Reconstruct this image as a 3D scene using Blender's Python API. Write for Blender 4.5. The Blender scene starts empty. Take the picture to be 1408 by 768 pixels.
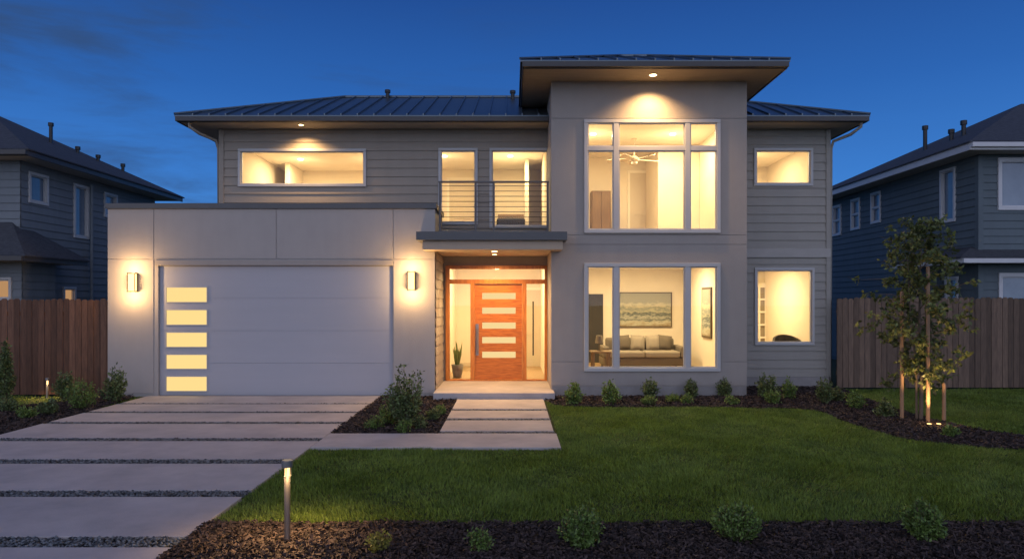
import bpy, math, random
import numpy as np
random.seed(7); rng=np.random.default_rng(7)
C=bpy.context.scene.collection
F=939.0; D0=14.2; H=2.0
def S(Y): return (D0+Y)/F
def PX(px,Y): return (px-704)*S(Y)
def PZ(py,Y): return H+(413-py)*S(Y)
W={}
# ---------------------------------------------------------------- materials
def lk(t,a,b): t.links.new(a,b)
def mat(name,col,rough=.7,metal=0,var=0.0,vscale=3,bump=0.0,bscale=60,island=0.0,stretch=None,col2=None,spec=None,detail=6,bdist=.01,trans=0,streak=0):
    m=bpy.data.materials.new(name); m.use_nodes=True; t=m.node_tree; n=t.nodes
    p=n['Principled BSDF']; p.inputs['Roughness'].default_value=rough; p.inputs['Metallic'].default_value=metal
    if spec is not None: p.inputs['Specular IOR Level'].default_value=spec
    p.inputs['Base Color'].default_value=(*col,1)
    tc=n.new('ShaderNodeTexCoord'); mp=n.new('ShaderNodeMapping'); lk(t,tc.outputs['Object'],mp.inputs[0])
    if stretch: mp.inputs['Scale'].default_value=stretch
    cur=None
    c2=col2 if col2 else tuple(min(1,c*.55) for c in col)
    if var>0:
        nz=n.new('ShaderNodeTexNoise'); nz.inputs['Scale'].default_value=vscale; nz.inputs['Detail'].default_value=detail
        nz.inputs['Roughness'].default_value=.65
        lk(t,mp.outputs[0],nz.inputs['Vector'])
        mr=n.new('ShaderNodeMapRange'); mr.inputs[1].default_value=.35; mr.inputs[2].default_value=.68; mr.inputs[4].default_value=var
        lk(t,nz.outputs['Fac'],mr.inputs[0])
        mx=n.new('ShaderNodeMix'); mx.data_type='RGBA'; lk(t,mr.outputs[0],mx.inputs[0])
        mx.inputs[6].default_value=(*col,1); mx.inputs[7].default_value=(*c2,1); cur=mx.outputs[2]
    if streak>0:
        m3=n.new('ShaderNodeMapping'); m3.inputs['Scale'].default_value=(2.5,2.5,.35); lk(t,tc.outputs['Object'],m3.inputs[0])
        n3=n.new('ShaderNodeTexNoise'); n3.inputs['Scale'].default_value=2.2; n3.inputs['Detail'].default_value=5; lk(t,m3.outputs[0],n3.inputs['Vector'])
        r3=n.new('ShaderNodeMapRange'); r3.inputs[1].default_value=.35; r3.inputs[2].default_value=.7; r3.inputs[3].default_value=1; r3.inputs[4].default_value=1-streak; lk(t,n3.outputs['Fac'],r3.inputs[0])
        vm=n.new('ShaderNodeVectorMath'); vm.operation='SCALE'
        if cur: lk(t,cur,vm.inputs[0])
        else: vm.inputs[0].default_value=col
        lk(t,r3.outputs[0],vm.inputs['Scale']); cur=vm.outputs[0]
    if island>0:
        g=n.new('ShaderNodeNewGeometry'); mr=n.new('ShaderNodeMapRange'); mr.inputs[3].default_value=1-island; mr.inputs[4].default_value=1+island
        lk(t,g.outputs['Random Per Island'],mr.inputs[0])
        vm=n.new('ShaderNodeVectorMath'); vm.operation='SCALE'
        if cur: lk(t,cur,vm.inputs[0])
        else: vm.inputs[0].default_value=col
        lk(t,mr.outputs[0],vm.inputs['Scale']); cur=vm.outputs[0]
    if cur: lk(t,cur,p.inputs['Base Color'])
    if bump>0:
        nb=n.new('ShaderNodeTexNoise'); nb.inputs['Scale'].default_value=bscale; nb.inputs['Detail'].default_value=4
        lk(t,mp.outputs[0],nb.inputs['Vector'])
        b=n.new('ShaderNodeBump'); b.inputs['Strength'].default_value=bump; b.inputs['Distance'].default_value=bdist
        lk(t,nb.outputs['Fac'],b.inputs['Height']); lk(t,b.outputs[0],p.inputs['Normal'])
    if trans>0:
        tr=n.new('ShaderNodeBsdfTranslucent'); ms=n.new('ShaderNodeMixShader'); ms.inputs[0].default_value=trans
        if cur: lk(t,cur,tr.inputs[0])
        else: tr.inputs[0].default_value=(*col,1)
        lk(t,p.outputs[0],ms.inputs[1]); lk(t,tr.outputs[0],ms.inputs[2]); lk(t,ms.outputs[0],n['Material Output'].inputs[0])
    return m
def emis(name,col,st):
    m=bpy.data.materials.new(name); m.use_nodes=True; t=m.node_tree; t.nodes.clear()
    e=t.nodes.new('ShaderNodeEmission'); e.inputs[0].default_value=(*col,1); e.inputs[1].default_value=st
    o=t.nodes.new('ShaderNodeOutputMaterial'); lk(t,e.outputs[0],o.inputs[0]); return m
def glassmat():
    m=bpy.data.materials.new('window_glass'); m.use_nodes=True; t=m.node_tree; t.nodes.clear(); n=t.nodes
    a=n.new('ShaderNodeBsdfTransparent'); a.inputs[0].default_value=(.96,.97,.96,1); g=n.new('ShaderNodeBsdfGlossy'); g.inputs['Roughness'].default_value=.01
    fr=n.new('ShaderNodeFresnel'); fr.inputs[0].default_value=1.45; mx=n.new('ShaderNodeMixShader'); o=n.new('ShaderNodeOutputMaterial')
    lk(t,fr.outputs[0],mx.inputs[0]); lk(t,a.outputs[0],mx.inputs[1]); lk(t,g.outputs[0],mx.inputs[2]); lk(t,mx.outputs[0],o.inputs[0]); return m
M={}
M['stucco']=mat('stucco',(.42,.385,.35),.9,var=.4,vscale=2.2,bump=.6,bscale=70,col2=(.37,.34,.31),streak=.04,detail=10)
M['stucco_tower']=mat('tower_stucco',(.38,.34,.30),.9,var=.4,vscale=2.2,bump=.6,bscale=70,col2=(.33,.295,.26),streak=.04,detail=10)
M['siding']=mat('tan_siding',(.36,.31,.25),.75,var=.4,vscale=2,bump=.3,bscale=25,stretch=(1,1,14),col2=(.29,.25,.20),streak=.05)
M['siding_wing']=mat('grey_siding',(.36,.335,.29),.75,var=.4,vscale=2,bump=.3,bscale=25,stretch=(1,1,14),col2=(.295,.275,.235),streak=.05)
M['n_left']=mat('blue_grey_siding',(.19,.215,.23),.8,var=.4,vscale=2,col2=(.15,.17,.185),streak=.1)
M['n_right']=mat('slate_siding',(.13,.165,.18),.8,var=.4,vscale=2,col2=(.105,.13,.145),streak=.1)
M['roof']=mat('standing_seam_metal',(.13,.165,.19),.36,metal=.65,var=.3,vscale=1.5)
M['shingle']=mat('asphalt_shingle',(.075,.08,.09),.9,var=.9,vscale=9,bump=.9,bscale=30,stretch=(1,1,5),col2=(.03,.033,.04))
M['fascia']=mat('dark_fascia',(.055,.052,.05),.45,var=.2)
M['trimdark']=mat('parapet_cap_metal',(.10,.098,.095),.4,metal=.3,var=.2)
M['soffit']=mat('soffit_board',(.50,.39,.28),.7,var=.2,vscale=2)
M['soffit_t']=mat('tower_soffit_board',(.36,.29,.22),.7,var=.3,vscale=2,stretch=(1,6,1))
M['soffit_l']=mat('pale_soffit',(.46,.42,.37),.7,var=.2,vscale=2)
M['white']=mat('white_trim',(.62,.62,.62),.5,var=.15,vscale=4)
M['winframe']=mat('window_frame_paint',(.50,.49,.47),.45,var=.1)
M['band']=mat('belly_band_paint',(.42,.39,.35),.6,var=.2)
M['garage']=mat('garage_door_paint',(.42,.415,.435),.5,var=.3,vscale=1.2,bump=.25,bscale=60,stretch=(.25,1,6),col2=(.38,.375,.39))
M['concrete']=mat('concrete_paving',(.51,.465,.44),.82,var=.85,vscale=1.5,bump=.5,bscale=70,col2=(.35,.325,.315),detail=14)
M['found']=mat('foundation_concrete',(.33,.31,.29),.9,var=.5,vscale=3,bump=.4,bscale=60)
M['doorwood']=mat('orange_stained_wood',(.60,.225,.042),.36,var=.9,vscale=3,stretch=(9,9,1.0),col2=(.36,.11,.018),bump=.1,bscale=60)
M['doorwood_h']=mat('orange_wood_rail',(.60,.20,.032),.36,var=1,vscale=3.5,stretch=(1.0,9,10),col2=(.32,.085,.012),detail=9)
M['fenceL']=mat('redwood_fence',(.20,.095,.052),.85,var=.9,vscale=4,stretch=(6,6,.8),island=.35,bump=.5,bscale=30,col2=(.10,.05,.03))
M['fenceR']=mat('weathered_fence',(.19,.125,.082),.85,var=.9,vscale=4,stretch=(6,6,.8),island=.35,bump=.5,bscale=30,col2=(.10,.068,.048))
M['mulch']=mat('mulch_ground',(.024,.018,.015),.95,var=1,vscale=40,bump=1,bscale=70,col2=(.008,.006,.006),bdist=.03)
M['chip']=mat('mulch_chip',(.052,.035,.029),.8,island=.9)
M['grassbase']=mat('lawn_soil',(.045,.075,.014),1,var=.8,vscale=1.2,col2=(.03,.05,.01),bump=1,bscale=150,bdist=.03)
M['grass']=mat('grass_blade',(.20,.285,.045),.5,var=.95,vscale=2.0,island=.5,col2=(.105,.165,.028),trans=.25,spec=.35,detail=9)
M['ground']=mat('ground_turf',(.05,.07,.02),1,var=.8,vscale=.6,bump=1,bscale=60)
M['pebble']=mat('pebble',(.13,.14,.14),.5,island=.85)
M['gravelbase']=mat('gravel_bed',(.03,.032,.031),.95,var=.8,vscale=60,bump=1,bscale=90,bdist=.02)
M['leaf']=mat('shrub_leaf',(.15,.23,.05),.45,island=.65,trans=.3)
M['leaf2']=mat('dark_shrub_leaf',(.13,.175,.06),.45,island=.65,trans=.3)
M['leaf3']=mat('yellow_green_leaf',(.26,.25,.05),.5,island=.5,trans=.3)
M['treeleaf']=mat('tree_leaf',(.12,.15,.045),.45,island=.65,trans=.35)
M['bark']=mat('bark',(.16,.12,.085),.9,var=.6,vscale=15,bump=.6,bscale=40,stretch=(1,1,.3))
M['stem']=mat('shrub_stem',(.12,.085,.05),.9)
M['stake']=mat('stake_wood',(.34,.21,.12),.8,var=.6,vscale=5,stretch=(5,5,.6))
M['black']=mat('black_metal',(.03,.03,.03),.4,metal=.4)
M['railing']=mat('railing_metal',(.11,.10,.095),.4,metal=.5)
M['steel']=mat('brushed_steel',(.38,.36,.34),.35,metal=.9,var=.2,vscale=20)
M['glass']=glassmat()
M['nglass']=mat('neighbour_glass',(.10,.15,.21),.08,var=.8,vscale=.8,col2=(.22,.28,.34),spec=.8)
M['wallin']=mat('cream_wall',(.78,.70,.58),.9,var=.15,vscale=1)
M['ceilin']=mat('ceiling_paint',(.82,.76,.66),.9)
M['floorin']=mat('oak_floor',(.40,.27,.15),.5,var=.5,vscale=3,stretch=(1,8,1))
M['doorin']=mat('interior_door_paint',(.60,.52,.41),.6)
M['dullpane']=mat('french_door_pane',(.30,.25,.18),.2)
M['cabin']=mat('wardrobe_wood',(.22,.14,.08),.6,var=.5,vscale=4,stretch=(8,8,1))
M['sofa']=mat('sofa_fabric',(.15,.125,.10),.95,bump=.4,bscale=200)
M['cush']=mat('cushion_fabric',(.11,.09,.07),.95,bump=.4,bscale=200)
M['cush2']=mat('pale_cushion_fabric',(.24,.205,.165),.95)
M['darkfab']=mat('dark_upholstery',(.04,.036,.036),.8)
M['pot']=mat('plant_pot_glaze',(.16,.14,.12),.5)
M['artframe']=mat('picture_frame_wood',(.10,.07,.04),.5)
WARM=(1.0,.60,.25); ROOM=(1.0,.755,.39)
M['frost']=emis('lit_frosted_glass',(1,.70,.27),1.05)
M['doorfrost']=emis('lit_door_glass',(1,.72,.32),.95)
M['lampglow']=emis('lamp_glow',(1,.70,.34),9)
M['sconceglow']=emis('sconce_glow',(1,.60,.22),3.2)
M['nwarm']=emis('neighbour_window_glow',(1,.55,.25),.45)
def painting():
    m=bpy.data.materials.new('seascape_painting'); m.use_nodes=True; t=m.node_tree; n=t.nodes; p=n['Principled BSDF']; p.inputs['Roughness'].default_value=.7
    tc=n.new('ShaderNodeTexCoord'); sp=n.new('ShaderNodeSeparateXYZ'); lk(t,tc.outputs['Generated'],sp.inputs[0])
    mp=n.new('ShaderNodeMapping'); mp.inputs['Scale'].default_value=(3.0,1,6); lk(t,tc.outputs['Generated'],mp.inputs[0])
    nz=n.new('ShaderNodeTexNoise'); nz.inputs['Scale'].default_value=1.9; nz.inputs['Detail'].default_value=9; nz.inputs['Roughness'].default_value=.65; lk(t,mp.outputs[0],nz.inputs['Vector'])
    ma=n.new('ShaderNodeMath'); ma.operation='MULTIPLY_ADD'; ma.inputs[1].default_value=.55; lk(t,nz.outputs['Fac'],ma.inputs[0]); lk(t,sp.outputs[2],ma.inputs[2])
    cr=n.new('ShaderNodeValToRGB'); e=cr.color_ramp.elements
    e[0].position=.25; e[0].color=(.26,.19,.11,1); e[1].position=1.0; e[1].color=(.30,.30,.25,1)
    for ps,c in ((.40,(.46,.44,.34)),(.48,(.10,.12,.12)),(.56,(.40,.40,.34)),(.64,(.08,.10,.11)),(.72,(.42,.40,.30)),(.80,(.20,.22,.21)),(.90,(.50,.46,.34))):
        x=e.new(ps); x.color=(*c,1)
    lk(t,ma.outputs[0],cr.inputs[0]); lk(t,cr.outputs[0],p.inputs['Base Color']); return m
M['art']=painting()
# ---------------------------------------------------------------- mesh helpers
class MB:
    def __init__(s): s.v=[]; s.f=[]
    def add(s,vs,fs):
        b=len(s.v); s.v+= [tuple(v) for v in vs]; s.f+=[tuple(i+b for i in f) for f in fs]; return s
    def box(s,x0,x1,y0,y1,z0,z1):
        v=[(x,y,z) for z in (z0,z1) for y in (y0,y1) for x in (x0,x1)]
        return s.add(v,[(0,2,3,1),(4,5,7,6),(0,1,5,4),(2,6,7,3),(0,4,6,2),(1,3,7,5)])
    def fbox(s,f,u0,u1,v0,v1,z0,z1):
        v=[f(x,y,z) for z in (z0,z1) for y in (v0,v1) for x in (u0,u1)]
        return s.add(v,[(0,2,3,1),(4,5,7,6),(0,1,5,4),(2,6,7,3),(0,4,6,2),(1,3,7,5)])
    def quad(s,a,b,c,d): return s.add([a,b,c,d],[(0,1,2,3)])
    def tube(s,pts,rs,n=10,cap=True):
        pts=[np.array(p,float) for p in pts]
        if not hasattr(rs,'__len__'): rs=[rs]*len(pts)
        b=len(s.v)
        for i,p in enumerate(pts):
            a=pts[min(i+1,len(pts)-1)]-pts[max(i-1,0)]; a/= (np.linalg.norm(a)+1e-9)
            u=np.cross(a,(0,1,0) if abs(a[1])<.9 else (1,0,0)); u/=np.linalg.norm(u); w=np.cross(a,u)
            for k in range(n):
                t=2*math.pi*k/n; s.v.append(tuple(p+rs[i]*(math.cos(t)*u+math.sin(t)*w)))
        for i in range(len(pts)-1):
            for k in range(n):
                s.f.append((b+i*n+k,b+i*n+(k+1)%n,b+(i+1)*n+(k+1)%n,b+(i+1)*n+k))
        if cap:
            s.f.append(tuple(b+k for k in range(n))[::-1]); s.f.append(tuple(b+(len(pts)-1)*n+k for k in range(n)))
        return s
    def lathe(s,cx,cy,prof,n=20):
        b=len(s.v)
        for r,z in prof:
            for k in range(n):
                t=2*math.pi*k/n; s.v.append((cx+r*math.cos(t),cy+r*math.sin(t),z))
        for i in range(len(prof)-1):
            for k in range(n): s.f.append((b+i*n+k,b+i*n+(k+1)%n,b+(i+1)*n+(k+1)%n,b+(i+1)*n+k))
        s.f.append(tuple(b+k for k in range(n))[::-1]); s.f.append(tuple(b+(len(prof)-1)*n+k for k in range(n)))
        return s
def link(name,verts,faces,m,parent=None,origin=None,smooth=False,bevel=0):
    off=W[parent] if parent else (origin or (0,0,0))
    me=bpy.data.meshes.new(name)
    me.from_pydata([(v[0]-off[0],v[1]-off[1],v[2]-off[2]) for v in verts],[],faces)
    me.materials.append(m); me.update()
    o=bpy.data.objects.new(name,me); C.objects.link(o)
    if parent: o.parent=parent
    else: o.location=off
    W[o]=off
    if smooth:
        for p in me.polygons: p.use_smooth=True
    if bevel:
        b=o.modifiers.new('Bevel','BEVEL'); b.width=bevel; b.segments=2; b.limit_method='ANGLE'
    return o
def part(name,mb,m,parent,**k): return link(name,mb.v,mb.f,m,parent,**k)
def thing(name,label,cat,loc,group=None):
    o=bpy.data.objects.new(name,None); C.objects.link(o); o.location=loc; W[o]=tuple(loc)
    o['label']=label; o['category']=cat
    if group: o['group']=group
    o.empty_display_size=.2
    return o
def solo(name,mb,m,label,cat,group=None,**k):
    a=np.array(mb.v); og=((a[:,0].min()+a[:,0].max())/2,(a[:,1].min()+a[:,1].max())/2,a[:,2].min())
    o=link(name,mb.v,mb.f,m,None,origin=tuple(float(q) for q in og),**k); o['label']=label; o['category']=cat
    if group: o['group']=group
    return o
def struct(name,mb,m,kind='structure',**k):
    o=link(name,mb.v,mb.f,m,None,**k); o['kind']=kind; return o
def npmesh(name,verts,faces,m,parent=None,kind=None):
    off=np.array(W[parent] if parent else (0,0,0))
    verts=verts-off; me=bpy.data.meshes.new(name); k=faces.shape[1]
    me.vertices.add(len(verts)); me.vertices.foreach_set('co',verts.astype(np.float32).ravel())
    me.loops.add(faces.size); me.loops.foreach_set('vertex_index',faces.astype(np.int32).ravel())
    me.polygons.add(len(faces)); me.polygons.foreach_set('loop_start',np.arange(0,faces.size,k,dtype=np.int32))
    me.polygons.foreach_set('loop_total',np.full(len(faces),k,dtype=np.int32))
    me.update(calc_edges=True); me.materials.append(m)
    o=bpy.data.objects.new(name,me); C.objects.link(o)
    if parent: o.parent=parent; W[o]=W[parent]
    if kind: o['kind']=kind
    return o
def leaves(cent,size,elong=.5,updir=.3):
    N=len(cent); a=rng.normal(size=(N,3)); a[:,2]+=updir; a/=np.linalg.norm(a,axis=1)[:,None]
    b=rng.normal(size=(N,3)); b-= (b*a).sum(1)[:,None]*a; b/=np.linalg.norm(b,axis=1)[:,None]
    sz=size*rng.uniform(.6,1.3,N)[:,None]
    v=np.stack([cent,cent+a*sz*.5+b*sz*elong*.5,cent+a*sz,cent+a*sz*.5-b*sz*elong*.5],1).reshape(-1,3)
    f=np.arange(N*4).reshape(N,4); return v,f
# ---------------------------------------------------------------- wall helpers
def fr(Y): return lambda u,v,z:(u,Y+v,z)
def fE(X): return lambda u,v,z:(X-v,u,z)
def fW(X): return lambda u,v,z:(X+v,u,z)
def wall(mb,f,u0,u1,z0,z1,holes=(),t=.15,v0=0):
    cl=lambda a,l,h:max(l,min(h,a))
    us=sorted({u0,u1,*[cl(h[i],u0,u1) for h in holes for i in (0,1)]}); zs=sorted({z0,z1,*[cl(h[i],z0,z1) for h in holes for i in (2,3)]})
    def solid(i,j):
        if i<0 or j<0 or i>=len(us)-1 or j>=len(zs)-1: return False
        a=(us[i]+us[i+1])/2; b=(zs[j]+zs[j+1])/2
        return not any(h[0]<a<h[1] and h[2]<b<h[3] for h in holes)
    for i in range(len(us)-1):
        for j in range(len(zs)-1):
            if not solid(i,j): continue
            a,b,c,d=us[i],us[i+1],zs[j],zs[j+1]
            for v in (v0,v0+t): mb.quad(f(a,v,c),f(b,v,c),f(b,v,d),f(a,v,d))
            p,q=v0,v0+t
            if not solid(i-1,j): mb.quad(f(a,p,c),f(a,q,c),f(a,q,d),f(a,p,d))
            if not solid(i+1,j): mb.quad(f(b,p,c),f(b,q,c),f(b,q,d),f(b,p,d))
            if not solid(i,j-1): mb.quad(f(a,p,c),f(b,p,c),f(b,q,c),f(a,q,c))
            if not solid(i,j+1): mb.quad(f(a,p,d),f(b,p,d),f(b,q,d),f(a,q,d))
    return mb
def siding(mb,f,u0,u1,z0,z1,holes=(),ex=.2,lip=.022):
    z=z0
    while z<z1-1e-4:
        zt=min(z+ex,z1); br=sorted({z,zt,*[q for h in holes for q in (h[2],h[3]) if z<q<zt]})
        vv=lambda q:-.004-lip*(1-(q-z)/ex)
        for a,b in zip(br,br[1:]):
            m_=(a+b)/2; hs=sorted([(h[0],h[1]) for h in holes if h[2]<m_<h[3]]); cur=u0; seg=[]
            for h0,h1 in hs:
                if h0>cur: seg.append((cur,min(h0,u1)))
                cur=max(cur,h1)
            if cur<u1: seg.append((cur,u1))
            for s0,s1 in seg:
                mb.quad(f(s0,vv(a),a),f(s1,vv(a),a),f(s1,vv(b),b),f(s0,vv(b),b))
                if a==z: mb.quad(f(s0,-.003,a),f(s1,-.003,a),f(s1,vv(a),a),f(s0,vv(a),a))
        z=zt
    return mb
def window(root,f,u0,u1,z0,z1,vs=(),hs=(),fw=.085,fm=None,pane=None,proud=.05,depth=.12,mw=None,name='window'):
    fm=fm or M['winframe']; mw=mw or fw*1.1; mb=MB()
    mb.fbox(f,u0,u1,-proud,depth,z1-fw,z1); mb.fbox(f,u0,u1,-proud,depth,z0,z0+fw)
    mb.fbox(f,u0,u0+fw,-proud+.001,depth-.001,z0+fw,z1-fw); mb.fbox(f,u1-fw,u1,-proud+.001,depth-.001,z0+fw,z1-fw)
    for v in vs: mb.fbox(f,v-mw/2,v+mw/2,-proud+.008,depth-.008,z0+fw,z1-fw)
    for h in hs: mb.fbox(f,u0+fw,u1-fw,-proud+.014,depth-.014,h-mw*.4,h+mw*.4)
    o=part(name,mb,fm,root,bevel=.006)
    g=MB(); g.quad(f(u0+fw*.5,.04,z0+fw*.5),f(u1-fw*.5,.04,z0+fw*.5),f(u1-fw*.5,.04,z1-fw*.5),f(u0+fw*.5,.04,z1-fw*.5))
    part('pane',g,pane or M['glass'],o)
    s=MB(); e=[u0+fw]+[w for v in sorted(vs) for w in (v-mw/2,v+mw/2)]+[u1-fw]; hh=[z0+fw]+[w for h in sorted(hs) for w in (h-mw*.4,h+mw*.4)]+[z1-fw]; q=.022
    for i in range(0,len(e),2):
        for j in range(0,len(hh),2):
            a,b,c,d=e[i],e[i+1],hh[j],hh[j+1]
            s.fbox(f,a,b,-.01,.035,d-q,d); s.fbox(f,a,b,-.01,.035,c,c+q); s.fbox(f,a,a+q,-.009,.034,c+q,d-q); s.fbox(f,b-q,b,-.009,.034,c+q,d-q)
    part('sash',s,fm,o)
    return o
def hip_roof(root,x0,x1,y0,y1,zb,zf,pitch,rm,fm,sm,ribs=0,segs=None,gut=True):
    a=min(x1-x0,y1-y0)/2; zt=zf+pitch*a; e=.04
    X0,X1,Y0,Y1=x0-e,x1+e,y0-e,y1+e; zr=zf-pitch*e+.012
    mb=MB()
    if (x1-x0)>=(y1-y0): r0=(x0+a,y0+a,zt+.012); r1=(x1-a,y0+a,zt+.012)
    else: r0=(x0+a,y0+a,zt+.012); r1=(x0+a,y1-a,zt+.012)
    A,B,Cc,Dd=(X0,Y0,zr),(X1,Y0,zr),(X1,Y1,zr),(X0,Y1,zr)
    if (x1-x0)>=(y1-y0):
        mb.quad(A,B,r1,r0); mb.quad(Cc,Dd,r0,r1); mb.add([B,Cc,r1],[(0,1,2)]); mb.add([Dd,A,r0],[(0,1,2)])
    else:
        mb.quad(B,Cc,r1,r0); mb.quad(Dd,A,r0,r1); mb.add([A,B,r0],[(0,1,2)]); mb.add([Cc,Dd,r1],[(0,1,2)])
    for q in ((X0,X1,Y0,Y0+.02),(X0,X1,Y1-.02,Y1),(X0,X0+.02,Y0+.02,Y1-.02),(X1-.02,X1,Y0+.02,Y1-.02)): mb.box(*q,zr-.03,zr-.002)
    if ribs:
        w=.014; h=.04
        for ax in (0,1):
            L0,L1=(x0,x1) if ax==0 else (y0,y1); n=int((L1-L0)/ribs)
            for i in range(1,n):
                q=L0+(L1-L0)*i/n; L=min(q-L0,L1-q,a)
                if L<.1: continue
                lo,hi,Lo,Hi=(y0,y1,Y0,Y1) if ax==0 else (x0,x1,X0,X1)
                for es,ib,sg in ((Lo,lo,1),(Hi,hi,-1)):
                    z1=zf+pitch*L+.012
                    if ax==0: p0=(q,es,zr); p1=(q,ib+sg*L,z1); dd=[(-w,0,0),(w,0,0),(w,0,h),(-w,0,h)]
                    else: p0=(es,q,zr); p1=(ib+sg*L,q,z1); dd=[(0,-w,0),(0,w,0),(0,w,h),(0,-w,h)]
                    v=[(p[0]+d[0],p[1]+d[1],p[2]+d[2]) for p in (p0,p1) for d in dd]
                    mb.add(v,[(0,1,2,3),(4,5,6,7),(0,1,5,4),(1,2,6,5),(2,3,7,6),(3,0,4,7)])
        for p,q in [(A,r0),(B,r1 if (x1-x0)>=(y1-y0) else r0)]: mb.tube([np.array(p)+(0,0,.03),np.array(q)+(0,0,.03)],.03,6)
        mb.tube([np.array(r0)+(0,0,.02),np.array(r1)+(0,0,.021)],.035,6)
    o=part('roof',mb,rm,root)
    fb=MB(); sb=MB(); zz=zf-.03
    for (s0,s1) in (segs or [(x0,x1)]):
        fb.box(s0,s1,y0,y0+.03,zb,zz); sb.box(s0+ (.031 if s0==x0 else 0),s1-(.031 if s1==x1 else 0),y0+.031,y1-.031,zb+.02,zb+.035)
        if gut: fb.box(s0,s1,y0-.09,y0-.002,zz-.115,zz-.012)
    fb.box(x0,x0+.03,y0+.031,y1,zb+.001,zz); fb.box(x1-.03,x1,y0+.031,y1,zb+.001,zz)
    part('fascia',fb,fm,o,bevel=.006); part('soffit',sb,sm,root)
    return o
def lamp(kind,name,loc,power,col=WARM,size=.1,rot=(0,0,0),spot=None,blend=.6):
    l=bpy.data.lights.new(name,kind); l.energy=power; l.color=col
    if kind=='AREA': l.shape='DISK'; l.size=size
    elif kind in('POINT','SPOT'): l.shadow_soft_size=size
    if spot: l.spot_size=math.radians(spot); l.spot_blend=blend
    o=bpy.data.objects.new(name,l); C.objects.link(o); o.location=loc; o.rotation_euler=rot; return o
# ================================================================= WORLD
w=bpy.data.worlds.new('World'); bpy.context.scene.world=w; w.use_nodes=True; t=w.node_tree; n=t.nodes
bg=n['Background']; tc=n.new('ShaderNodeTexCoord'); sp=n.new('ShaderNodeSeparateXYZ'); lk(t,tc.outputs['Generated'],sp.inputs[0])
cr=n.new('ShaderNodeValToRGB'); e=cr.color_ramp.elements; e[0].position=0; e[0].color=(.09,.31,.74,1); e[1].position=1; e[1].color=(.009,.04,.17,1)
x=e.new(.17); x.color=(.045,.20,.60,1); x=e.new(.28); x.color=(.026,.130,.45,1); x=e.new(.42); x.color=(.015,.070,.285,1)
lk(t,sp.outputs[2],cr.inputs[0])
mp=n.new('ShaderNodeMapping'); mp.inputs['Scale'].default_value=(1.5,1.5,9); mp.inputs['Rotation'].default_value=(0,.14,0); lk(t,tc.outputs['Generated'],mp.inputs[0])
nz=n.new('ShaderNodeTexNoise'); nz.inputs['Scale'].default_value=1.5; nz.inputs['Detail'].default_value=8; nz.inputs['Roughness'].default_value=.6; nz.inputs['Distortion'].default_value=.4; lk(t,mp.outputs[0],nz.inputs['Vector'])
mr=n.new('ShaderNodeMapRange'); mr.interpolation_type='SMOOTHSTEP'; mr.inputs[1].default_value=.42; mr.inputs[2].default_value=.70; mr.inputs[4].default_value=.85; lk(t,nz.outputs['Fac'],mr.inputs[0])
ml=n.new('ShaderNodeMapRange'); ml.inputs[1].default_value=.1; ml.inputs[2].default_value=-.42; ml.inputs[3].default_value=.06; lk(t,sp.outputs[0],ml.inputs[0])
mm=n.new('ShaderNodeMath'); mm.operation='MULTIPLY'; lk(t,mr.outputs[0],mm.inputs[0]); lk(t,ml.outputs[0],mm.inputs[1])
mx=n.new('ShaderNodeMix'); mx.data_type='RGBA'; lk(t,mm.outputs[0],mx.inputs[0]); lk(t,cr.outputs[0],mx.inputs[6]); mx.inputs[7].default_value=(.034,.075,.18,1)
g=n.new('ShaderNodeMapRange'); g.interpolation_type='SMOOTHSTEP'; g.inputs[1].default_value=.25; g.inputs[2].default_value=-.9; lk(t,sp.outputs[1],g.inputs[0])
gz=n.new('ShaderNodeMapRange'); gz.inputs[1].default_value=1.0; gz.inputs[2].default_value=.0; gz.inputs[3].default_value=.35; gz.inputs[4].default_value=1; lk(t,sp.outputs[2],gz.inputs[0])
gm=n.new('ShaderNodeMath'); gm.operation='MULTIPLY'; lk(t,g.outputs[0],gm.inputs[0]); lk(t,gz.outputs[0],gm.inputs[1])
m2=n.new('ShaderNodeMix'); m2.data_type='RGBA'; m2.blend_type='ADD'; lk(t,gm.outputs[0],m2.inputs[0]); lk(t,mx.outputs[2],m2.inputs[6]); m2.inputs[7].default_value=(.84,.80,.84,1)
lk(t,m2.outputs[2],bg.inputs[0]); bg.inputs[1].default_value=1.0
# ================================================================= CAMERA
cd=bpy.data.cameras.new('Camera'); cam=bpy.data.objects.new('Camera',cd); C.objects.link(cam); bpy.context.scene.camera=cam
cam.location=(0,-D0,H); cam.rotation_euler=(math.pi/2,0,0); cd.sensor_width=36; cd.lens=F/1408*36; cd.shift_y=29/1408; cd.clip_end=1000
vs=bpy.context.scene.view_settings; vs.view_transform='Standard'; vs.look='None'; vs.exposure=0; vs.gamma=1
# ================================================================= GROUND
def poly(pts,z): return MB().add([(x,y,z) for x,y in pts],[tuple(range(len(pts)))])
def chaikin(p,k=2):
    for _ in range(k):
        q=[]
        for i in range(len(p)):
            a,b=p[i],p[(i+1)%len(p)]; q+=[(a[0]*.75+b[0]*.25,a[1]*.75+b[1]*.25),(a[0]*.25+b[0]*.75,a[1]*.25+b[1]*.75)]
        p=q
    return p
struct('ground',poly([(-250,-250),(250,-250),(250,250),(-250,250)],-.02),M['ground'])
struct('lawn',poly([(-2.7,-8.1),(14,-8.1),(14,1.3),(-2.7,1.3)],-.004),M['grassbase'])
bed=chaikin([(.66,.8),(.66,-1.25),(1.5,-1.42),(5.0,-1.5),(5.55,-1.8),(5.5,-2.7),(5.5,-3.7),(5.7,-4.5),(6.2,-4.85),(6.9,-5.1),(9,-5.6),(13,-5.9),(13,-4.9),(9,-4.6),(7.6,-4.3),(7.15,-3.5),(7.0,-2.2),(7.2,-.3),(7.5,1.8),(4.9,1.9),(2,1.9)],2)
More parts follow.
